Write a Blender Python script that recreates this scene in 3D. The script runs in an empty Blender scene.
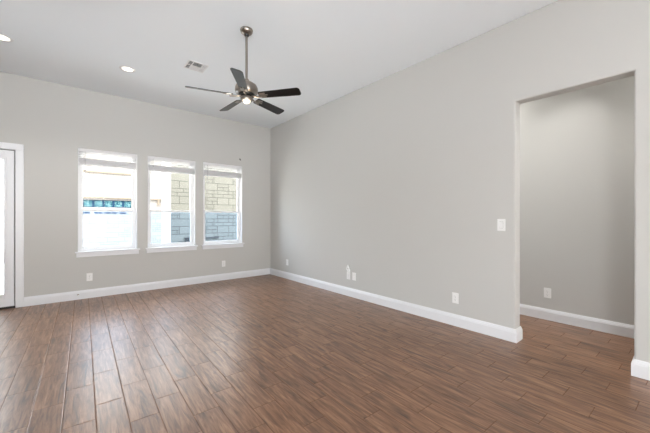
import bpy, bmesh, math
from mathutils import Vector, Matrix

# ------------------------------------------------------------------ camera, sky, sun, large lights, exposure
S = bpy.context.scene
C = S.collection
PI = math.pi
R = math.radians

cam_data = bpy.data.cameras.new('camera')
cam = bpy.data.objects.new('camera', cam_data)
C.objects.link(cam)
cam.location = (0, 0, 1.2)
cam.rotation_euler = (R(90), 0, -0.69401)
cam_data.sensor_width = 36
cam_data.lens = 306.82 / 650 * 36
cam_data.shift_y = 1.38 / 650
cam_data.clip_start = 0.02
S.camera = cam

S.view_settings.view_transform = 'Standard'
S.view_settings.look = 'None'
S.view_settings.gamma = 1
S.view_settings.use_curve_mapping = False
S.view_settings.exposure = 0.74

W = bpy.data.worlds.new('sky')
S.world = W
W.use_nodes = True
wn = W.node_tree.nodes
sky = wn.new('ShaderNodeTexSky')
sky.sky_type = 'NISHITA'
sky.sun_disc = False
sky.sun_elevation = R(48)
sky.sun_rotation = R(200)
sky.dust_density = 2.5
hz = wn.new('ShaderNodeMix')                  # bright thin overcast over the blue
hz.data_type = 'RGBA'
hz.inputs[0].default_value = .70
hz.inputs[7].default_value = (9.6, 9.2, 8.9, 1)
W.node_tree.links.new(sky.outputs[0], hz.inputs[6])
W.node_tree.links.new(hz.outputs[2], wn['Background'].inputs[0])
wn['Background'].inputs[1].default_value = 0.95

sd = bpy.data.lights.new('sun', 'SUN')
sd.energy = 1.6
sd.angle = R(1)
sd.color = (1, .97, .92)
sun = bpy.data.objects.new('sun', sd)
C.objects.link(sun)
sun.rotation_euler = (R(42), 0, R(-22))      # comes from behind the house, shines on the neighbours' walls


def area(name, loc, rot, sx, sy, watts, col=(1, 1, 1)):
    d = bpy.data.lights.new(name, 'AREA')
    d.shape = 'RECTANGLE'
    d.size = sx
    d.size_y = sy
    d.energy = watts
    d.color = col
    o = bpy.data.objects.new(name, d)
    C.objects.link(o)
    o.location = loc
    o.rotation_euler = rot
    return o


area('rear_fill', (0.1, -3.9, 1.15), (R(90), 0, 0), 2.1, 1.9, 3, (.93, .97, 1))  # added fill lamp behind the camera, set in the assumed rear opening
area('side_fill', (-2.55, -1.4, 1.5), (R(90), 0, R(-90)), .9, 1.2, 30, (.93, .97, 1))  # added fill lamp at the left, brightens the right wall
area('ceiling_fill_area', (0.3, -1.6, 1.0), (R(180 - 35), 0, 0), 2.4, 1.6, 30, (.90, .96, 1))  # added unseen area fill, tilted up to brighten the ceiling
fl = bpy.data.lights.new('ceiling_fill_spot', 'SPOT')  # added unseen spot, fills the far ceiling and corner
fl.energy = 500
fl.color = (.92, .97, 1)
fl.spot_size = R(66)
fl.spot_blend = 1
fl.shadow_soft_size = .7
flo = bpy.data.objects.new('ceiling_fill_spot', fl)
C.objects.link(flo)
flo.location = (-1.2, -2.6, 1.5)
flo.rotation_euler = (Vector((0.6, 3.0, 3.7)) - Vector(flo.location)).to_track_quat('-Z', 'Y').to_euler()


# ------------------------------------------------------------------ materials
def mat(name, col, rough=.5, metal=0.0, spec=.5, bump=None, emit=None):
    m = bpy.data.materials.new(name)
    m.use_nodes = True
    nt = m.node_tree
    b = nt.nodes['Principled BSDF']
    b.inputs['Base Color'].default_value = (*col, 1)
    b.inputs['Roughness'].default_value = rough
    b.inputs['Metallic'].default_value = metal
    b.inputs['Specular IOR Level'].default_value = spec
    if emit:
        b.inputs['Emission Color'].default_value = (*emit[0], 1)
        b.inputs['Emission Strength'].default_value = emit[1]
    # every material carries a faint procedural variation of tone
    tc = nt.nodes.new('ShaderNodeTexCoord')
    no = nt.nodes.new('ShaderNodeTexNoise')
    no.inputs['Scale'].default_value = bump[0] if bump else 6
    no.inputs['Detail'].default_value = 3
    nt.links.new(tc.outputs['Object'], no.inputs['Vector'])
    rp = nt.nodes.new('ShaderNodeMapRange')
    rp.inputs['To Min'].default_value = max(0, rough - .04)
    rp.inputs['To Max'].default_value = min(1, rough + .04)
    nt.links.new(no.outputs['Fac'], rp.inputs['Value'])
    nt.links.new(rp.outputs['Result'], b.inputs['Roughness'])
    if bump:
        bp = nt.nodes.new('ShaderNodeBump')
        bp.inputs['Strength'].default_value = bump[1]
        bp.inputs['Distance'].default_value = bump[2]
        nt.links.new(no.outputs['Fac'], bp.inputs['Height'])
        nt.links.new(bp.outputs['Normal'], b.inputs['Normal'])
    return m


M = {}
M['wall'] = mat('greige_wall_paint', (.570, .565, .545), .8, spec=.25, bump=(90, .12, .002))
M['ceiling'] = mat('white_ceiling_paint', (.875, .915, .945), .9, spec=.2, bump=(120, .15, .002))
M['trim'] = mat('white_trim_paint', (.79, .80, .825), .35)
M['vinyl'] = mat('white_vinyl', (.86, .87, .88), .4)
M['plastic'] = mat('white_plate_plastic', (.85, .85, .84), .35)
M['slot'] = mat('grey_slots', (.35, .35, .34), .5)
M['blind'] = mat('white_blind_slats', (.80, .80, .81), .5)
M['nickel'] = mat('brushed_nickel', (.33, .295, .26), .30, 1.0)
M['black_blade'] = mat('black_blade_lacquer', (.005, .005, .005), .3, spec=.35)
M['dark_metal'] = mat('dark_metal', (.03, .03, .03), .4, .6)
M['vent_dark'] = mat('duct_dark', (.015, .015, .015), .9, spec=.1)
M['vent_white'] = mat('vent_white_enamel', (.80, .80, .80), .4)
M['lens'] = mat('lit_lamp_lens', (.9, .9, .88), .5, emit=((1, .93, .80), 1.3))
M['fan_glass'] = mat('lit_frosted_glass', (.9, .85, .78), .4, emit=((1, .82, .58), .55))
M['bronze'] = mat('dark_threshold', (.02, .018, .016), .5, .3)
M['cord'] = mat('grey_cord', (.30, .30, .30), .6)
M['concrete'] = mat('pale_concrete', (.55, .54, .51), .9, bump=(8, .3, .01))
M['roof'] = mat('tan_fascia', (.13, .11, .085), .8)
M['white_board'] = mat('white_board', (.30, .30, .30), .6)
M['blue_dark'] = mat('dark_blue_mullion', (.012, .03, .06), .9, spec=0)


def glass(name, tint):
    m = bpy.data.materials.new(name)
    m.use_nodes = True
    nt = m.node_tree
    nt.nodes.clear()
    o = nt.nodes.new('ShaderNodeOutputMaterial')
    mx = nt.nodes.new('ShaderNodeMixShader')
    t = nt.nodes.new('ShaderNodeBsdfTransparent')
    g = nt.nodes.new('ShaderNodeBsdfGlossy')
    f = nt.nodes.new('ShaderNodeFresnel')
    f.inputs[0].default_value = 1.10
    t.inputs[0].default_value = (*tint, 1)
    g.inputs['Roughness'].default_value = .02
    nt.links.new(f.outputs[0], mx.inputs[0])
    nt.links.new(t.outputs[0], mx.inputs[1])
    nt.links.new(g.outputs[0], mx.inputs[2])
    nt.links.new(mx.outputs[0], o.inputs[0])
    return m


M['glass_upper'] = glass('clear_glass', (.96, .97, .95))
M['glass_lower'] = glass('blue_tinted_screen_glass', (.80, .90, 1.0))
M['glass_door'] = glass('door_glass', (.93, .96, .97))


def node_helpers(nt):
    N, L = nt.nodes, nt.links

    def put(sock, v):
        if isinstance(v, (int, float)):
            sock.default_value = v
        elif isinstance(v, tuple):
            sock.default_value = v
        else:
            L.new(v, sock)

    def mth(op, a, b=0.0, c=0.0, clamp=False):
        n = N.new('ShaderNodeMath')
        n.operation = op
        n.use_clamp = clamp
        put(n.inputs[0], a)
        put(n.inputs[1], b)
        put(n.inputs[2], c)
        return n.outputs[0]

    def comb(x, y, z):
        n = N.new('ShaderNodeCombineXYZ')
        put(n.inputs[0], x)
        put(n.inputs[1], y)
        put(n.inputs[2], z)
        return n.outputs[0]

    def noise(vec, scale, detail=3, rough=.5, dist=0.0):
        n = N.new('ShaderNodeTexNoise')
        put(n.inputs['Vector'], vec)
        n.inputs['Scale'].default_value = scale
        n.inputs['Detail'].default_value = detail
        n.inputs['Roughness'].default_value = rough
        n.inputs['Distortion'].default_value = dist
        return n.outputs['Fac']

    def ramp(fac, stops):
        n = N.new('ShaderNodeValToRGB')
        put(n.inputs[0], fac)
        e = n.color_ramp.elements
        while len(e) < len(stops):
            e.new(.5)
        for i, (p, c) in enumerate(stops):
            e[i].position = p
            e[i].color = (*c, 1) if len(c) == 3 else c
        return n.outputs[0]

    def mix(fac, a, b, mode='MIX'):
        n = N.new('ShaderNodeMix')
        n.data_type = 'RGBA'
        n.blend_type = mode
        put(n.inputs[0], fac)
        put(n.inputs[6], a)
        put(n.inputs[7], b)
        return n.outputs[2]
    return N, L, mth, comb, noise, ramp, mix


def floor_material():
    m = bpy.data.materials.new('wood_look_floor_tile')
    m.use_nodes = True
    nt = m.node_tree
    N, L, mth, comb, noise, ramp, mix = node_helpers(nt)
    b = N['Principled BSDF']
    tc = N.new('ShaderNodeTexCoord')
    sp = N.new('ShaderNodeSeparateXYZ')
    L.new(tc.outputs['Object'], sp.inputs[0])
    x, y = sp.outputs[0], sp.outputs[1]
    PW, PL = .1555, .495
    u = mth('MULTIPLY_ADD', y, -.027, x)            # the tiles lie 1.5 degrees off the walls
    v = mth('MULTIPLY_ADD', x, .027, y)
    uu = mth('DIVIDE', mth('ADD', u, .097), PW)
    col = mth('FLOOR', uu)
    fu = mth('SUBTRACT', uu, col)
    vv = mth('DIVIDE', mth('SUBTRACT', mth('SUBTRACT', v, 2.285), mth('MULTIPLY', col, .165)), PL)
    row = mth('FLOOR', vv)
    fv = mth('SUBTRACT', vv, row)
    # distance to tile edge in metres
    du = mth('MULTIPLY', mth('MINIMUM', fu, mth('SUBTRACT', 1.0, fu)), PW)
    dv = mth('MULTIPLY', mth('MINIMUM', fv, mth('SUBTRACT', 1.0, fv)), PL)
    de = mth('MINIMUM', du, dv)
    grout = mth('SUBTRACT', 1.0, mth('DIVIDE', mth('SUBTRACT', de, .0018), .0012, clamp=True), clamp=True)
    edge = mth('DIVIDE', de, .006, clamp=True)
    wn_ = N.new('ShaderNodeTexWhiteNoise')
    wn_.noise_dimensions = '2D'
    L.new(comb(col, row, 0.0), wn_.inputs['Vector'])
    rnd = wn_.outputs['Value']
    off = mth('MULTIPLY', rnd, 37.0)
    # printed boards are narrower than the tile; grain runs along the tile
    gv = comb(mth('MULTIPLY', u, 42.0), mth('MULTIPLY_ADD', v, 4.0, off), off)
    g1 = noise(gv, 1.0, 6, .62, .6)
    gf = comb(mth('MULTIPLY', u, 110.0), mth('MULTIPLY_ADD', v, 9.0, off), off)
    g2 = noise(gf, 1.0, 4, .6, .2)
    blotch = noise(comb(mth('MULTIPLY', u, 5.0), mth('MULTIPLY', v, 1.4), off), 1.0, 3, .55)
    c = ramp(g1, [(.28, (.068, .027, .012)), (.43, (.175, .081, .040)), (.56, (.285, .147, .080)), (.74, (.43, .248, .145))])
    c = mix(mth('MULTIPLY', mth('SUBTRACT', g2, .35), 1.0, clamp=True), c, (.10, .050, .026, 1), 'MIX')
    c = mix(.45, c, ramp(blotch, [(.3, (.62, .58, .56)), (.55, (1, 1, 1)), (.75, (1.0, .95, .88))]), 'MULTIPLY')
    # dark charred streaks
    sv = comb(mth('MULTIPLY', u, 20.0), mth('MULTIPLY_ADD', v, 2.3, off), mth('ADD', off, 5.0))
    st = noise(sv, 1.0, 4, .55, .8)
    c = mix(mth('MULTIPLY', mth('SUBTRACT', st, .57), 6.0, clamp=True), c, (.05, .022, .013, 1))
    tone = mth('MULTIPLY_ADD', rnd, .08, .96)
    c = mix(1.0, c, comb(tone, tone, tone), 'MULTIPLY')
    c = mix(mth('MULTIPLY', grout, .28), c, (.075, .045, .032, 1))
    L.new(c, b.inputs['Base Color'])
    L.new(mth('ADD', mth('MULTIPLY_ADD', g2, .05, .31), mth('MULTIPLY', grout, .5)), b.inputs['Roughness'])
    b.inputs['Specular IOR Level'].default_value = .8
    h = mth('ADD', edge, mth('MULTIPLY', g2, .03))
    bp = N.new('ShaderNodeBump')
    bp.inputs['Strength'].default_value = .55
    bp.inputs['Distance'].default_value = .0018
    L.new(h, bp.inputs['Height'])
    L.new(bp.outputs['Normal'], b.inputs['Normal'])
    return m


def block_material(name, c1, c2, mortar, bw, rh, ms, axis='x', squash=1.0, bump=.4):
    m = bpy.data.materials.new(name)
    m.use_nodes = True
    nt = m.node_tree
    N, L, mth, comb, noise, ramp, mix = node_helpers(nt)
    b = N['Principled BSDF']
    tc = N.new('ShaderNodeTexCoord')
    sp = N.new('ShaderNodeSeparateXYZ')
    L.new(tc.outputs['Object'], sp.inputs[0])
    br = N.new('ShaderNodeTexBrick')
    L.new(comb(mth('ADD', sp.outputs[0], sp.outputs[1]), sp.outputs[2], 0.0), br.inputs['Vector'])
    br.inputs['Scale'].default_value = 1
    br.inputs['Brick Width'].default_value = bw
    br.inputs['Row Height'].default_value = rh
    br.inputs['Mortar Size'].default_value = ms
    br.offset = .38
    br.squash = squash
    br.squash_frequency = 2
    br.inputs['Color1'].default_value = (*c1, 1)
    br.inputs['Color2'].default_value = (*c2, 1)
    br.inputs['Mortar'].default_value = (*mortar, 1)
    n = noise(tc.outputs['Object'], 5, 4)
    # some blocks are split again into smaller ones
    b2 = N.new('ShaderNodeTexBrick')
    L.new(br.inputs['Vector'].links[0].from_socket, b2.inputs['Vector'])
    b2.inputs['Scale'].default_value = 1
    b2.inputs['Brick Width'].default_value = bw * .55
    b2.inputs['Row Height'].default_value = rh * .5
    b2.inputs['Mortar Size'].default_value = ms
    sel = N.new('ShaderNodeTexBrick')
    L.new(br.inputs['Vector'].links[0].from_socket, sel.inputs['Vector'])
    sel.inputs['Scale'].default_value = 1
    sel.inputs['Brick Width'].default_value = bw
    sel.inputs['Row Height'].default_value = rh
    sel.offset = br.offset
    sel.squash = br.squash
    sel.squash_frequency = 2
    sel.inputs['Color1'].default_value = (0, 0, 0, 1)
    sel.inputs['Color2'].default_value = (1, 1, 1, 1)
    split = mth('MULTIPLY', b2.outputs['Fac'], mth('GREATER_THAN', sel.outputs['Color'], .5))
    c = mix(.25, mix(split, br.outputs['Color'], (*mortar, 1)), ramp(n, [(.3, (.7, .7, .7)), (.7, (1, 1, 1))]), 'MULTIPLY')
    L.new(c, b.inputs['Base Color'])
    b.inputs['Roughness'].default_value = .9
    bp = N.new('ShaderNodeBump')
    bp.inputs['Strength'].default_value = bump
    bp.inputs['Distance'].default_value = .01
    L.new(mth('SUBTRACT', n, br.outputs['Fac']), bp.inputs['Height'])
    L.new(bp.outputs['Normal'], b.inputs['Normal'])
    return m


M['floor'] = floor_material()


def teal_material():
    m = mat('teal_glazing', (.03, .30, .38), .9, spec=0)
    N, L, mth, comb, noise, ramp, mix = node_helpers(m.node_tree)
    tc = N.new('ShaderNodeTexCoord')
    n = noise(tc.outputs['Object'], 17, 2, .6)
    L.new(ramp(n, [(.36, (.010, .035, .05)), (.46, (.03, .09, .12)), (.56, (.08, .16, .18)), (.70, (.17, .22, .23))]), N['Principled BSDF'].inputs['Base Color'])
    return m


M['teal'] = teal_material()
M['stone'] = block_material('limestone_blocks', (.090, .091, .081), (.078, .079, .070), (.030, .030, .027), .60, .215, .009, squash=.6)
M['white_brick'] = block_material('white_painted_brick', (.215, .205, .20), (.20, .192, .186), (.155, .148, .143), .5, .16, .012)


# ------------------------------------------------------------------ mesh helpers
def new_obj(name, bm, m, parent=None, loc=(0, 0, 0), smooth=False, bevel=0.0, seg=2):
    me = bpy.data.meshes.new(name)
    bmesh.ops.recalc_face_normals(bm, faces=bm.faces)
    bm.to_mesh(me)
    bm.free()
    me.materials.append(m)
    if smooth:
        for p in me.polygons:
            p.use_smooth = True
        me.set_sharp_from_angle(angle=R(38))
    o = bpy.data.objects.new(name, me)
    C.objects.link(o)
    o.location = loc
    if parent:
        o.parent = parent
    if bevel:
        md = o.modifiers.new('bevel', 'BEVEL')
        md.width = bevel
        md.segments = seg
        md.limit_method = 'ANGLE'
        md.angle_limit = R(40)
    return o


def box(bm, x0, x1, y0, y1, z0, z1, mtx=None):
    vs = [bm.verts.new((x, y, z)) for x in (x0, x1) for y in (y0, y1) for z in (z0, z1)]
    for f in ((0, 1, 3, 2), (4, 6, 7, 5), (0, 4, 5, 1), (2, 3, 7, 6), (0, 2, 6, 4), (1, 5, 7, 3)):
        bm.faces.new([vs[i] for i in f])
    if mtx:
        bmesh.ops.transform(bm, matrix=mtx, verts=vs)
    return vs


def boxes(*bs):
    bm = bmesh.new()
    for b in bs:
        box(bm, *b)
    return bm


def lathe(bm, prof, seg=32, mtx=None):
    """prof: (r, z) from one end to the other; turned about z"""
    rings = []
    for r, z in prof:
        if r < 1e-6:
            rings.append([bm.verts.new((0, 0, z))])
        else:
            rings.append([bm.verts.new((r * math.cos(2 * PI * k / seg), r * math.sin(2 * PI * k / seg), z)) for k in range(seg)])
    for a, b in zip(rings, rings[1:]):
        for k in range(seg):
            k2 = (k + 1) % seg
            if len(a) == 1 and len(b) == 1:
                continue
            if len(a) == 1:
                bm.faces.new([a[0], b[k], b[k2]])
            elif len(b) == 1:
                bm.faces.new([a[k], a[k2], b[0]])
            else:
                bm.faces.new([a[k], a[k2], b[k2], b[k]])
    vs = [v for r_ in rings for v in r_]
    if mtx:
        bmesh.ops.transform(bm, matrix=mtx, verts=vs)
    return vs


def prism(bm, pts, z0, z1, mtx=None):
    a = [bm.verts.new((x, y, z0)) for x, y in pts]
    b = [bm.verts.new((x, y, z1)) for x, y in pts]
    bm.faces.new(a[::-1])
    bm.faces.new(b)
    n = len(pts)
    for i in range(n):
        bm.faces.new([a[i], a[(i + 1) % n], b[(i + 1) % n], b[i]])
    if mtx:
        bmesh.ops.transform(bm, matrix=mtx, verts=a + b)
    return a + b


def tube(bm, pts, r, seg=10):
    pts = [Vector(p) for p in pts]
    rings = []
    up = Vector((.13, .31, .94)).normalized()
    for i, p in enumerate(pts):
        t = (pts[min(i + 1, len(pts) - 1)] - pts[max(i - 1, 0)]).normalized()
        s = t.cross(up).normalized()
        w = s.cross(t)
        rr = r[i] if isinstance(r, (list, tuple)) else r
        rings.append([bm.verts.new(p + s * rr * math.cos(2 * PI * k / seg) + w * rr * math.sin(2 * PI * k / seg)) for k in range(seg)])
    for a, b in zip(rings, rings[1:]):
        for k in range(seg):
            bm.faces.new([a[k], a[(k + 1) % seg], b[(k + 1) % seg], b[k]])
    bm.faces.new(rings[0][::-1])
    bm.faces.new(rings[-1])


def wall_grid(axis, at, thick, us, zs, holes):
    """a wall sheet with thickness and real openings; axis 'x' runs along x at y=at..at+thick, 'y' runs along y"""
    for h in holes:
        us = us + [h[0], h[1]]
        zs = zs + [h[2], h[3]]
    us = sorted(set(us))
    zs = sorted(set(zs))
    bm = bmesh.new()

    def P(u, w, z):
        return bm.verts.new((u, w, z)) if axis == 'x' else bm.verts.new((w, u, z))
    V = [[[P(u, at + k * thick, z) for z in zs] for u in us] for k in (0, 1)]

    def solid(i, j):
        if i < 0 or j < 0 or i >= len(us) - 1 or j >= len(zs) - 1:
            return False
        cu, cz = (us[i] + us[i + 1]) / 2, (zs[j] + zs[j + 1]) / 2
        return not any(h[0] < cu < h[1] and h[2] < cz < h[3] for h in holes)
    for i in range(len(us) - 1):
        for j in range(len(zs) - 1):
            if not solid(i, j):
                continue
            for k in (0, 1):
                bm.faces.new([V[k][i][j], V[k][i + 1][j], V[k][i + 1][j + 1], V[k][i][j + 1]])
            for (di, dj, a, b) in ((-1, 0, (i, j), (i, j + 1)), (1, 0, (i + 1, j), (i + 1, j + 1)), (0, -1, (i, j), (i + 1, j)), (0, 1, (i, j + 1), (i + 1, j + 1))):
                if not solid(i + di, j + dj):
                    bm.faces.new([V[0][a[0]][a[1]], V[0][b[0]][b[1]], V[1][b[0]][b[1]], V[1][a[0]][a[1]]])
    bmesh.ops.delete(bm, geom=[v for v in bm.verts if not v.link_faces], context='VERTS')
    return bm


def sweep(path, prof):
    """baseboard: path of (x, y) with the room on the left hand; prof of (out, z)"""
    bm = bmesh.new()
    P = [Vector(p) for p in path]
    rings = []
    for i, p in enumerate(P):
        ds = []
        if i > 0:
            ds.append((P[i] - P[i - 1]).normalized())
        if i < len(P) - 1:
            ds.append((P[i + 1] - P[i]).normalized())
        ns = [Vector((-d.y, d.x)) for d in ds]
        n = sum(ns, Vector((0, 0)))
        n = n / (n.length_squared / len(ns)) if len(ns) == 2 else ns[0]
        rings.append([bm.verts.new((p.x + n.x * o, p.y + n.y * o, z)) for o, z in prof])
    k = len(prof)
    for a, b in zip(rings, rings[1:]):
        for j in range(k):
            bm.faces.new([a[j], a[(j + 1) % k], b[(j + 1) % k], b[j]])
    bm.faces.new(rings[0])
    bm.faces.new(rings[-1][::-1])
    return bm


def thing(name, label, cat, loc=(0, 0, 0), rotz=0.0, group=None):
    o = bpy.data.objects.new(name, None)
    C.objects.link(o)
    o.location = loc
    o.rotation_euler = (0, 0, rotz)
    o.empty_display_size = .1
    o['label'] = label
    o['category'] = cat
    if group:
        o['group'] = group
    return o


def struct(o):
    o['kind'] = 'structure'
    return o


def struct_empty(name, loc=(0, 0, 0)):
    o = bpy.data.objects.new(name, None)
    C.objects.link(o)
    o.location = loc
    o['kind'] = 'structure'
    return o


def dup(root, label, loc=None, rotz=None, group=None):
    r = root.copy()
    C.objects.link(r)
    r['label'] = label
    if loc:
        r.location = loc
    if rotz is not None:
        r.rotation_euler = (0, 0, rotz)
    if group:
        r['group'] = group
    for ch in list(root.children):
        c = ch.copy()
        C.objects.link(c)
        c.parent = r
        for g in list(ch.children):
            d = g.copy()
            C.objects.link(d)
            d.parent = c
    return r


# ------------------------------------------------------------------ room shell
XR, YB, ZC = 3.302, 5.798, 3.118         # right wall, window wall, ceiling
XH = 4.329                               # far wall of the side hall
WT = .130                                # wall thickness
XL, YF = -2.6, -4.0
OY0, OY1, OZ = .290, 1.100, 2.322        # cased-free opening to the hall
HY0, HY1 = -1.2, 2.6

WINS = [(.093, .846), (.996, 1.757), (1.898, 2.660)]
WZ0, WZ1 = .700, 2.232
DX0, DX1, DZ = -1.49, -.553, 2.112

struct(new_obj('floor', boxes((XL - .15, XH + .15, YF - .15, YB + .15, -.12, 0)), M['floor']))
struct(new_obj('ceiling', boxes((XL - .15, XH + .15, YF - .15, YB + .15, ZC, ZC + .15)), M['ceiling']))
wb = wall_grid('x', YB, .15, [XL - .15, XH + .15], [0, ZC],
               [(a, b, WZ0 - .02, WZ1) for a, b in WINS] + [(DX0, DX1, 0, DZ)])
struct(new_obj('wall_back', wb, M['wall'], bevel=.008, seg=3))
wr = wall_grid('y', XR, WT, [YF, YB], [0, ZC], [(OY0, OY1, 0, OZ)])
struct(new_obj('wall_right', wr, M['wall'], bevel=.014, seg=4))
struct(new_obj('wall_left', wall_grid('y', XL - .15, .15, [YF - .15, YB], [0, ZC], [(-1.9, -.9, .85, 2.15)]), M['wall']))
struct(new_obj('wall_rear', wall_grid('x', YF - .15, .15, [XL, XH + .15], [0, ZC], [(-1.0, 1.2, 0.12, 2.15)]), M['wall']))
struct(new_obj('wall_hall', boxes((XH, XH + .15, YF, YB, 0, ZC)), M['wall']))
struct(new_obj('wall_hall_end', boxes((XR + WT, XH, HY1, HY1 + .12, 0, ZC)), M['wall']))
struct(new_obj('wall_hall_near', boxes((XR + WT, XH, HY0 - .12, HY0, 0, ZC)), M['wall']))

PROF = [(0, 0), (.016, 0), (.016, .092), (.0135, .098), (.0135, .104), (.010, .112), (.007, .122), (.005, .127), (0, .127)]


def base(name, path):
    return struct(new_obj(name, sweep(path, PROF), M['trim'], bevel=0.0))


base('baseboard_back', [(XR, YB), (-.477, YB)])
base('baseboard_right', [(XR + WT, HY1), (XR + WT, OY1), (XR, OY1), (XR, YB)])
base('baseboard_right_pier', [(XR, YF), (XR, OY0), (XR + WT, OY0), (XR + WT, HY0)])
base('baseboard_hall', [(XH, HY0), (XH, HY1)])
base('baseboard_left', [(XL, YB), (XL, YF)])

# ------------------------------------------------------------------ windows of the back wall
for i, (a, b) in enumerate(WINS):
    w = struct_empty('window_%d' % (i + 1), ((a + b) / 2, YB, WZ0))
    hw = (b - a) / 2
    H = WZ1 - WZ0
    y0, y1 = .075, .135
    f = .028
    new_obj('window_frame', boxes((-hw, -hw + f, y0, y1, 0, H), (hw - f, hw, y0, y1, 0, H),
                                  (-hw + f, hw - f, y0, y1, H - f, H), (-hw + f, hw - f, y0, y1, 0, f)), M['vinyl'], w, bevel=.002)
    zm = .615
    s = .034
    ix = hw - f

    def sash(name, z0, z1, ya, yb, gm):
        o = new_obj(name, boxes((-ix, -ix + s, ya, yb, z0, z1), (ix - s, ix, ya, yb, z0, z1),
                                (-ix + s, ix - s, ya, yb, z0, z0 + s), (-ix + s, ix - s, ya, yb, z1 - s, z1)), M['vinyl'], w, bevel=.002)
        ym = (ya + yb) / 2
        new_obj('pane', boxes((-ix + s, ix - s, ym - .002, ym + .002, z0 + s, z1 - s)), gm, o)
        return o
    sash('upper_sash', zm - .018, H - f, .106, .130, M['glass_upper'])
    lo = sash('lower_sash', f, zm + .018, .080, .104, M['glass_lower'])
    new_obj('sash_lock', boxes((-.03, .03, .066, .080, zm - .002, zm + .014)), M['vinyl'], lo, bevel=.002)
    new_obj('window_reveal', boxes((-hw + .0, -hw + .006, .0, y0, 0, H), (hw - .006, hw, .0, y0, 0, H), (-hw + .006, hw - .006, .0, y0, H - .006, H)), M['vinyl'], w)
    new_obj('window_sill', boxes((-hw + .001, hw - .001, -.001, .076, -.0195, .001), (-hw - .036, hw + .036, -.034, -.001, -.0195, .001)), M['trim'], w, bevel=.004)
    new_obj('sill_apron', boxes((-hw - .020, hw + .020, -.016, -.0005, -.083, -.0200)), M['trim'], w, bevel=.004)

# ------------------------------------------------------------------ glazed patio door and its casing
d = struct_empty('door_1', ((DX0 + DX1) / 2, YB, 0))
hw = (DX1 - DX0) / 2
new_obj('door_casing', boxes((hw - .004, hw + .078, -.018, -.0005, 0, DZ - .004), (-hw - .078, -hw + .004, -.018, -.0005, 0, DZ - .004),
                             (-hw - .078, hw + .078, -.018, -.0005, DZ - .004, DZ + .078)), M['trim'], d, bevel=.004)
new_obj('door_jamb', boxes((hw - .004, hw, 0, .15, 0, DZ), (-hw, -hw + .004, 0, .15, 0, DZ), (-hw + .004, hw - .004, 0, .15, DZ - .004, DZ)), M['trim'], d)
new_obj('threshold', boxes((-hw + .004, hw - .004, -.004, .14, 0.0005, .022)), M['bronze'], d, bevel=.003)
e = hw - .018                          # leaf half width
gx = e - .090                          # glass half width
gz0, gz1 = .195, 1.975
leaf = new_obj('door_leaf', boxes((-e, -gx - .001, .004, .048, .028, DZ - .018), (gx + .001, e, .004, .048, .028, DZ - .018),
                                  (-gx - .001, gx + .001, .004, .048, .028, gz0 - .001), (-gx - .001, gx + .001, .004, .048, gz1 + .001, DZ - .018)), M['trim'], d, bevel=.0015)
t = .022
new_obj('gap_shade_strip', boxes((e + .001, hw - .005, .020, .040, .023, DZ - .005), (-hw + .005, -e - .001, .020, .040, .023, DZ - .005), (-e - .001, e + .001, .020, .040, DZ - .0175, DZ - .005)), M['cord'], d)  # grey strips stand in for the shade in the gap around the leaf
new_obj('lite_frame', boxes((-gx - t, -gx + .004, -.008, .004, gz0 - t, gz1 + t), (gx - .004, gx + t, -.008, .004, gz0 - t, gz1 + t),
                            (-gx + .004, gx - .004, -.008, .004, gz0 - t, gz0 + .004), (-gx + .004, gx - .004, -.008, .004, gz1 - .004, gz1 + t)), M['trim'], leaf, bevel=.003)
new_obj('pane', boxes((-gx, gx, .012, .015, gz0, gz1), (-gx, gx, .038, .041, gz0, gz1)), M['glass_door'], leaf)
bm = bmesh.new()
n = 100
for k in range(n):
    z = gz0 + .012 + k * (gz1 - gz0 - .03) / (n - 1)
    box(bm, -gx + .008, gx - .008, -.0065, .0065, -.0003, .0003, Matrix.Translation((0, .0265, z)) @ Matrix.Rotation(R(18), 4, 'X'))
new_obj('enclosed_blind', bm, M['blind'], leaf)
for z in (.235, .79, 1.35, 1.88):
    bm = bmesh.new()
    lathe(bm, [(0, -.05), (.006, -.05), (.006, .05), (0, .05)], 12, Matrix.Translation((hw - .006, -.004, z)))
    box(bm, hw - .012, hw - .0045, .000, .003, z - .05, z + .05)
    new_obj('hinge', bm, M['nickel'], d)
bm = bmesh.new()
lathe(bm, [(0, 0), (.026, 0), (.026, .008), (.010, .012), (.010, .045), (0, .045)], 20, Matrix.Translation((-e + .06, .004, .98)) @ Matrix.Rotation(R(90), 4, 'X'))
box(bm, -e + .05, -e + .17, -.048, -.034, .972, .988)
new_obj('door_handle', bm, M['nickel'], leaf, bevel=.002)

# added unseen openings behind and beside the camera, sized for fill light: white frames
for nm, (ax, u0, u1, z0, z1, at) in {'window_4': ('x', -1.0, 1.2, .12, 2.15, YF - .15), 'window_5': ('y', -1.9, -.9, .85, 2.15, XL - .15)}.items():
    bm = bmesh.new()
    k = 4
    segs = [(u0 + (u1 - u0) * q / k) for q in range(k + 1)]

    def bb(a0, a1, c0, c1):
        if ax == 'x':
            box(bm, a0, a1, at + .02, at + .07, c0, c1)
        else:
            box(bm, at + .02, at + .07, a0, a1, c0, c1)
    for q, sgm in enumerate(segs):
        lo_, hi_ = max(u0, sgm - .03), min(u1, sgm + .03)
        bb(lo_, hi_, z0, z1)
    bb(u0, u1, z0, z0 + .05)
    bb(u0, u1, z1 - .05, z1)
    struct(new_obj(nm, bm, M['vinyl']))

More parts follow.
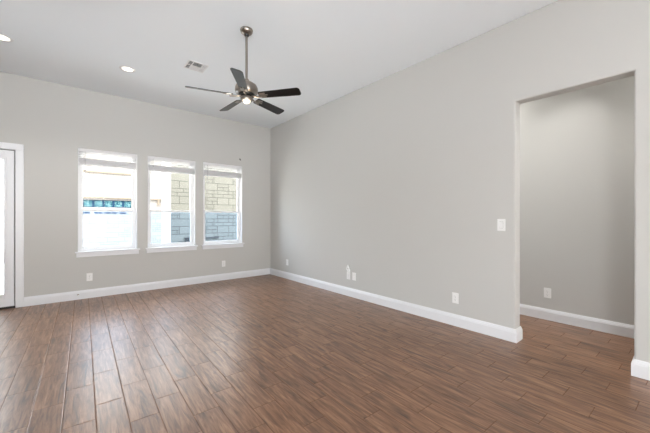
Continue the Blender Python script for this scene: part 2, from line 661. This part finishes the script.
# ------------------------------------------------------------------ raised blinds
def make_blind(x0, x1, label):
    cx, hw = (x0 + x1) / 2, (x1 - x0) / 2 - .009
    r = thing('window_blind', label, 'blind', (cx, YB + .040, WZ1 - .006), 0, 'raised blinds at the top of the three windows')
    new_obj('headrail', boxes((-hw, hw, -.026, .026, -.036, 0)), M['blind'], r, bevel=.003)
    for k in range(3):
        bm = bmesh.new()
        box(bm, -hw + .004, hw - .004, -.024, .024, -.0013, .0013, Matrix.Translation((0, 0, -.056 - .026 * k)) @ Matrix.Rotation(R(-6), 4, 'X'))
        new_obj('slat', bm, M['blind'], r)
    bm = bmesh.new()
    for k in range(20):
        z = -.134 - k * .0042
        box(bm, -hw + .004, hw - .004, -.025 + .0015 * (k % 2), .025, z - .0028, z)
    new_obj('slat_stack', bm, M['blind'], r)
    new_obj('bottom_rail', boxes((-hw + .002, hw - .002, -.026, .026, -.238, -.2185)), M['blind'], r, bevel=.003)
    for sx in (-hw * .72, hw * .72):
        bm = bmesh.new()
        tube(bm, [(sx, -.0268, -.03), (sx, -.0268, -.225)], .0012, 6)
        new_obj('ladder_cord', bm, M['blind'], r)
    return r, hw


LW = ['raised white horizontal blind at the top of the leftmost window nearest the door',
      'raised white horizontal blind at the top of the middle window',
      'raised white horizontal blind at the top of the rightmost window nearest the corner']
for i, (a, b) in enumerate(WINS):
    r, bw = make_blind(a, b, LW[i])
    if i == 0:
        bm = bmesh.new()
        tube(bm, [(-bw + .075, -.030, -.036), (-bw + .075, -.031, -.31)], .0022, 6)
        new_obj('lift_cord', bm, M['cord'], r)
        bm = bmesh.new()
        lathe(bm, [(0, 0), (.005, -.004), (.010, -.030), (.008, -.036), (0, -.037)], 12, Matrix.Translation((-bw + .075, -.031, -.30)))
        cap = new_obj('cord_tassel', bm, M['cord'], r, smooth=True)
        bm = bmesh.new()
        lathe(bm, [(0, 0), (.006, -.004), (.010, -.028), (0, -.034)], 12, Matrix.Translation((-bw + .068, -.031, -.425)))
        tube(bm, [(-bw + .068, -.031, -.30), (-bw + .068, -.031, -.43)], .001, 6)
        new_obj('cord_tassel', bm, M['blind'], r, smooth=True)
    else:
        L_ = .34 if i == 2 else .15
        bm = bmesh.new()
        tube(bm, [(-bw + .072, -.031, -.036), (-bw + .072, -.032, -L_ if i == 1 else -.24), (-bw + .072, -.032, -L_ - .02)], .003, 8)
        new_obj('tilt_wand', bm, M['cord'], r)

# ------------------------------------------------------------------ ceiling fan
FX, FY = 1.387, 2.918
fan = thing('ceiling_fan', 'five-bladed black ceiling fan with brushed nickel motor and lit lamp hanging on a downrod', 'fan', (FX, FY, ZC), 0)
bm = bmesh.new()
lathe(bm, [(0, 0), (.062, 0), (.064, -.006), (.062, -.020), (.052, -.036), (.034, -.047), (.022, -.052), (0, -.052)], 40)
new_obj('canopy', bm, M['nickel'], fan, smooth=True)
bm = bmesh.new()
lathe(bm, [(0, -.048), (.026, -.048), (.024, -.060), (.016, -.070), (0, -.070)], 24)
new_obj('canopy_collar', bm, M['dark_metal'], fan, smooth=True)
bm = bmesh.new()
lathe(bm, [(0, -.06), (.0125, -.06), (.0125, -.56), (0, -.56)], 20)
new_obj('downrod', bm, M['nickel'], fan, smooth=True)
bm = bmesh.new()
lathe(bm, [(0, -.505), (.020, -.505), (.026, -.515), (.028, -.530), (.034, -.536), (.072, -.546), (.100, -.566), (.113, -.594), (.116, -.625), (.108, -.645), (.088, -.656), (0, -.656)], 48)
new_obj('motor_housing', bm, M['nickel'], fan, smooth=True)
bm = bmesh.new()
lathe(bm, [(0, -.656), (.080, -.656), (.082, -.664), (.076, -.676), (.05, -.682), (0, -.682)], 40)
new_obj('flywheel', bm, M['dark_metal'], fan, smooth=True)
bm = bmesh.new()
lathe(bm, [(0, -.682), (.046, -.682), (.058, -.688), (.062, -.700), (.058, -.722), (0, -.722)], 40)
new_obj('light_fitter', bm, M['nickel'], fan, smooth=True)
bm = bmesh.new()
lathe(bm, [(.040, -.722), (.038, -.730), (.031, -.740), (.019, -.746), (.008, -.748), (0, -.748)], 32)
new_obj('glass_bowl', bm, M['fan_glass'], fan, smooth=True)
ZB = -.677
for k in range(5):
    a = R(-52.07 + 72 * k)
    mt = Matrix.Rotation(a, 4, 'Z') @ Matrix.Translation((0, 0, ZB)) @ Matrix.Rotation(R(-16), 4, 'X')
    # blade outline, slightly wider towards the rounded tip
    pts = []
    r0, r1, w0, w1 = .135, .571, .045, .055
    cr = .030
    for (cx_, cy_, s0) in ((r1 - cr, w1 - cr, 0), ):
        pass
    for j in range(7):
        q = j / 6 * PI / 2
        pts.append((r1 - cr + cr * math.sin(q), -(w1 - cr) - cr * math.cos(q)))
    for j in range(7):
        q = j / 6 * PI / 2
        pts.append((r1 - cr + cr * math.cos(q), (w1 - cr) + cr * math.sin(q)))
    cr = .016
    for j in range(5):
        q = j / 4 * PI / 2
        pts.append((r0 + cr - cr * math.sin(q), (w0 - cr) + cr * math.cos(q)))
    for j in range(5):
        q = j / 4 * PI / 2
        pts.append((r0 + cr - cr * math.cos(q), -(w0 - cr) - cr * math.sin(q)))
    bm = bmesh.new()
    prism(bm, pts, -.003, .003, mt)
    bl = new_obj('blade', bm, M['black_blade'], fan, bevel=.001)
    # iron: arm from the flywheel, twisted to the blade, with a forked plate and screws
    bm = bmesh.new()
    rot = Matrix.Rotation(a, 4, 'Z')
    arm = [(.060, 0, -.676), (.085, 0, -.684), (.110, 0, -.692), (.135, 0, -.695), (.165, 0, -.695)]
    tube(bm, [rot @ Vector(p) for p in arm], [.010, .009, .008, .009, .010], 10)
    fork = [(.135, -.012), (.150, -.034), (.200, -.036), (.212, -.028), (.200, -.018), (.170, -.012), (.225, -.006), (.232, 0), (.225, .006), (.170, .012), (.200, .018), (.212, .028), (.200, .036), (.150, .034), (.135, .012)]
    a_ = [bm.verts.new(mt @ Vector((x, y, -.0078))) for x, y in fork]
    b_ = [bm.verts.new(mt @ Vector((x, y, -.0034))) for x, y in fork]
    nn = len(fork)
    for lo_ in (a_, b_):
        bmesh.ops.triangle_fill(bm, use_beauty=True, edges=[bm.edges.new((lo_[i], lo_[(i + 1) % nn])) for i in range(nn)])
    for i in range(nn):
        bm.faces.new([a_[i], a_[(i + 1) % nn], b_[(i + 1) % nn], b_[i]])
    for (sx, sy) in ((.195, -.027), (.195, .027), (.220, 0)):
        lathe(bm, [(0, -.0105), (.004, -.0100), (.005, -.0078), (0, -.0078)], 10, mt @ Matrix.Translation((sx, sy, 0)))
    new_obj('blade_iron', bm, M['nickel'], fan, smooth=True)
ld = bpy.data.lights.new('fan_lamp', 'POINT')
ld.energy = 1.5
ld.color = (1, .85, .65)
ld.shadow_soft_size = .04
lo_ = bpy.data.objects.new('fan_lamp', ld)
C.objects.link(lo_)
lo_.parent = fan
lo_.location = (0, 0, -.83)


# ------------------------------------------------------------------ recessed ceiling lights
def can(x, y, label, watts, z=ZC, spread=125):
    r = thing('recessed_light', label, 'ceiling light', (x, y, z), 0, 'recessed ceiling lights')
    bm = bmesh.new()
    lathe(bm, [(.062, -.0005), (.090, -.0005), (.090, -.003), (.084, -.006), (.066, -.006), (.060, -.0030), (.062, -.0005)], 40)
    new_obj('trim_ring', bm, M['vent_white'], r, smooth=True)
    bm = bmesh.new()
    lathe(bm, [(0, -.0006), (.0615, -.0006), (.0615, -.0042), (.04, -.0058), (0, -.0062)], 36)
    new_obj('lens', bm, M['lens'], r, smooth=True)
    dl = bpy.data.lights.new('recessed_lamp', 'SPOT')
    dl.energy = watts
    dl.spot_size = R(spread)
    dl.spot_blend = .7
    dl.shadow_soft_size = .06
    dl.color = (1, .975, .94)
    o = bpy.data.objects.new('recessed_lamp', dl)
    C.objects.link(o)
    o.parent = r
    o.location = (0, 0, -.02)
    return r


can(.574, 4.665, 'round recessed ceiling light between the left picture edge and the air vent, lit', 22)
can(-.555, 4.700, 'round recessed ceiling light cut by the left edge of the picture, lit', 22)
can(3.90, 2.10, 'round recessed ceiling light added as unseen fill deeper in the side hall, hidden behind the right wall', 60, spread=160)  # added out of view to raise the ambient light in the hall
can(3.90, -.75, 'round recessed ceiling light added as unseen fill at the near end of the side hall, behind the wall', 60, spread=160)  # second unseen hall fill, added to lift the lower hall wall
can(3.90, .86, 'round recessed ceiling light in the side hall, hidden above the opening', 22, spread=82)

# ------------------------------------------------------------------ ceiling vent
v = thing('ceiling_vent', 'square white louvred air vent in the ceiling to the left of the fan', 'vent', (1.229, 4.028, ZC))
s, fw = .120, .014
new_obj('frame', boxes((-s, s, -s, -s + fw, -.007, -.0005), (-s, s, s - fw, s, -.007, -.0005), (-s, -s + fw, -s + fw, s - fw, -.007, -.0005), (s - fw, s, -s + fw, s - fw, -.007, -.0005),
                       (-.060, -.052, -s + fw, s - fw, -.007, -.0005), (.052, .060, -s + fw, s - fw, -.007, -.0005), (-s + fw, s - fw, -.004, .004, -.007, -.0005)), M['vent_white'], v, bevel=.001)
new_obj('duct_backing', boxes((-s + fw, s - fw, -s + fw, s - fw, -.0012, -.0004)), M['vent_dark'], v)
for (x0, x1, y0, y1, ax, tilt, n) in ((-.106, -.060, -.106, -.004, 'x', 38, 4), (-.106, -.060, .004, .106, 'x', 38, 4),
                                      (-.052, .052, -.106, -.004, 'y', 38, 8), (-.052, .052, .004, .106, 'y', -38, 8),
                                      (.060, .106, -.106, -.004, 'x', -38, 4), (.060, .106, .004, .106, 'x', -38, 4)):
    for q in range(n):
        bm = bmesh.new()
        if ax == 'y':
            yc = y0 + (q + .5) * (y1 - y0) / n
            box(bm, x0, x1, -.0045, .0045, -.0005, .0005, Matrix.Translation((0, yc, -.0042)) @ Matrix.Rotation(R(tilt), 4, 'X'))
        else:
            xc = x0 + (q + .5) * (x1 - x0) / n
            box(bm, -.0045, .0045, y0, y1, -.0005, .0005, Matrix.Translation((xc, 0, -.0042)) @ Matrix.Rotation(R(-tilt), 4, 'Y'))
        new_obj('louver', bm, M['vent_white'], v)


# ------------------------------------------------------------------ wall plates, switch, small fittings
def rbox(w, h, y0, y1):
    return boxes((-w / 2, w / 2, y0, y1, -h / 2, h / 2))


def make_outlet(label, loc, rz):
    o = thing('wall_outlet', label, 'outlet', loc, rz, 'white wall outlets')
    new_obj('cover_plate', rbox(.072, .116, -.006, -.0005), M['plastic'], o, bevel=.002)
    for s_ in (-1, 1):
        bm = bmesh.new()
        pts = [(.017 * math.cos(q * PI / 12) if abs(.017 * math.cos(q * PI / 12)) < .0145 else math.copysign(.0145, math.cos(q * PI / 12)), .017 * math.sin(q * PI / 12)) for q in range(24)]
        prism(bm, pts, .006, .0085, Matrix.Translation((0, 0, s_ * .0195)) @ Matrix.Rotation(R(90), 4, 'X'))
        rc = new_obj('receptacle', bm, M['plastic'], o)
        z = s_ * .0195
        new_obj('slots', boxes((-.0075, -.0050, -.0090, -.0084, z - .002, z + .008), (.0050, .0075, -.0090, -.0084, z - .002, z + .007), (-.0025, .0025, -.0090, -.0084, z - .0115, z - .0065)), M['slot'], rc)
    bm = bmesh.new()
    lathe(bm, [(0, .0075), (.003, .0070), (.0035, .006), (0, .006)], 10, Matrix.Rotation(R(90), 4, 'X'))
    new_obj('screw', bm, M['slot'], o)
    return o


ow = make_outlet('white wall outlet below the leftmost window, nearest the door', (.228, YB, .313), 0)
dup(ow, 'white wall outlet below the rightmost window, nearest the corner', (2.279, YB, .318), 0)
RW = -PI / 2
dup(ow, 'white wall outlet on the right wall close to the far corner', (XR, 5.131, .322), RW)
dup(ow, 'white wall outlet with the white cable above it, left of the plain plate', (XR, 3.400, .313), RW)
dup(ow, 'white wall outlet low on the right wall below and left of the light switch', (XR, 1.696, .308), RW)
dup(ow, 'white wall outlet on the far wall of the side hall seen through the opening', (XH, 1.102, .315), RW)

bp = thing('cover_plate', 'plain white cable cover plate just right of the outlet with the cable', 'wall plate', (XR, 3.279, .315), RW)
new_obj('plate', rbox(.072, .116, -.006, -.0005), M['plastic'], bp, bevel=.002)
bm = bmesh.new()
lathe(bm, [(0, .013), (.004, .013), (.004, .008), (.007, .008), (.007, .0055), (0, .0055)], 12, Matrix.Rotation(R(90), 4, 'X'))
new_obj('coax_jack', bm, M['plastic'], bp)

cb = thing('cable_tail', 'folded end of white cable sticking out of the wall above the outlet pair', 'cable', (XR, 3.385, .40), RW)
bm = bmesh.new()
tube(bm, [(-.030, -.001, -.010), (-.034, -.020, .000), (-.022, -.030, .030), (-.006, -.032, .066), (.000, -.032, .074), (.008, -.032, .066), (.024, -.034, .034), (.032, -.034, .012)], .0085, 10)
new_obj('cable', bm, M['plastic'], cb, smooth=True)
bm = bmesh.new()
lathe(bm, [(0, 0), (.016, 0), (.016, -.004), (.012, -.006), (0, -.006)], 16, Matrix.Translation((-.030, 0, -.012)) @ Matrix.Rotation(R(-90), 4, 'X'))
new_obj('bushing', bm, M['plastic'], cb, smooth=True)
new_obj('plug', boxes((.022, .044, -.044, -.024, -.020, .014)), M['plastic'], cb, bevel=.003)

sw = thing('light_switch', 'white rocker light switch on the right wall beside the hall opening', 'switch', (XR, 1.223, 1.130), RW)
new_obj('cover_plate', rbox(.074, .118, -.006, -.0005), M['plastic'], sw, bevel=.002)
bm = boxes((-.017, .017, -.0075, -.006, -.034, .034))
new_obj('rocker_frame', bm, M['slot'], sw)
bm = bmesh.new()
box(bm, -.0155, .0155, -.003, .003, -.032, .032, Matrix.Translation((0, -.0095, 0)) @ Matrix.Rotation(R(3), 4, 'X'))
new_obj('rocker', bm, M['plastic'], sw, bevel=.001)

hk = thing('wall_hook', 'tiny black screw hook on the wall above the rightmost window', 'hook', (2.612, YB, 2.372))
bm = bmesh.new()
lathe(bm, [(0, 0), (.014, 0), (.014, -.003), (.004, -.005), (0, -.005)], 14, Matrix.Rotation(R(-90), 4, 'X') @ Matrix.Scale(1, 4))
new_obj('base_rose', bm, M['dark_metal'], hk)
bm = bmesh.new()
tube(bm, [(0, 0, 0), (0, -.020, 0), (0, -.030, -.006), (0, -.034, -.018), (0, -.028, -.026), (0, -.020, -.024)], .006, 8)
new_obj('hook_wire', bm, M['dark_metal'], hk, smooth=True)

ds = thing('door_stop', 'small white spring door stop on the baseboard below the leftmost window', 'door stop', (.095, YB - .0165, .070))
bm = bmesh.new()
lathe(bm, [(0, 0), (.012, 0), (.012, .005), (.006, .007)] + [(.005 + .0012 * (k % 2), .008 + k * .003) for k in range(14)] + [(.005, .052), (0, .052)], 14, Matrix.Rotation(R(90), 4, 'X'))
new_obj('spring', bm, M['nickel'], ds, smooth=True)
bm = bmesh.new()
lathe(bm, [(0, .050), (.009, .050), (.010, .056), (.009, .066), (0, .068)], 14, Matrix.Rotation(R(90), 4, 'X'))
new_obj('rubber_tip', bm, M['plastic'], ds, smooth=True)

# ------------------------------------------------------------------ outside
struct(new_obj('ground', boxes((-14, 18, YB + .15, 24, -.3, -.12)), M['concrete']))

sb = thing('garden_wall', 'tall pale limestone block wall seen through the middle and rightmost windows', 'wall', (2.16, 9.3, -.12))
new_obj('wall', boxes((0, 7.5, 0, .12, 0, 3.15)), M['stone'], sb)
new_obj('end_board', boxes((-.20, -.001, -.02, .12, 0, 3.15)), M['white_board'], sb)
new_obj('coping', boxes((-.22, 7.5, -.04, .16, 3.151, 3.20)), M['white_board'], sb)
ub = new_obj('utility_box', boxes((.365, .475, -.06, -.001, .62, .76)), M['dark_metal'], sb, bevel=.004)
new_obj('wall_vent', boxes((.88, 1.34, -.03, -.001, .70, .745)), M['dark_metal'], sb, bevel=.004)

wh = thing('white_house', 'white painted brick house with teal strip windows seen through the leftmost window', 'house', (-3.5, 13.0, -.12))
new_obj('wall', wall_grid('x', 0, .2, [0, 9.5], [0, 3.6], [(3.80, 5.22, 1.68, 1.935), (5.91, 6.42, 2.57, 3.12)]), M['white_brick'], wh)
new_obj('ledge', boxes((3.6, 6.6, -.08, -.001, 1.995, 2.03)), M['roof'], wh)
new_obj('ledge', boxes((3.6, 5.35, -.06, -.001, 2.86, 2.91)), M['roof'], wh)
new_obj('ledge_post', boxes((6.05, 6.11, -.08, -.001, 1.80, 1.995)), M['roof'], wh)
for k in range(5):
    x0 = 3.80 + k * .284
    w_ = new_obj('strip_window', boxes((x0, x0 + .06, .02, .10, 1.68, 1.935), (x0 + .06, x0 + .284, .02, .10, 1.68, 1.70), (x0 + .06, x0 + .284, .02, .10, 1.915, 1.935)), M['blue_dark'], wh)
    new_obj('pane', boxes((x0 + .06, x0 + .284, .06, .08, 1.70, 1.915)), M['teal'], w_)
for a0, a1 in ((3.80, 4.02), (4.14, 4.36), (4.42, 4.60), (4.64, 4.78), (4.86, 5.05)):
    new_obj('sill_vent', boxes((a0, a1, -.02, -.001, 1.475, 1.515)), M['blue_dark'], wh)
w_ = new_obj('upper_window', boxes((5.91, 5.95, .02, .10, 2.57, 3.12), (6.38, 6.42, .02, .10, 2.57, 3.12), (5.95, 6.38, .02, .10, 2.57, 2.61), (5.95, 6.38, .02, .10, 3.08, 3.12)), M['white_board'], wh)
new_obj('window_shade', boxes((5.95, 6.38, .05, .07, 2.61, 3.08)), M['blind'], w_)
new_obj('house_body', boxes((0, 9.5, .2, 3.0, 0, 3.6)), M['white_board'], wh)
new_obj('roof', boxes((-.3, 9.8, -.3, 3.3, 3.6, 3.7)), M['roof'], wh)
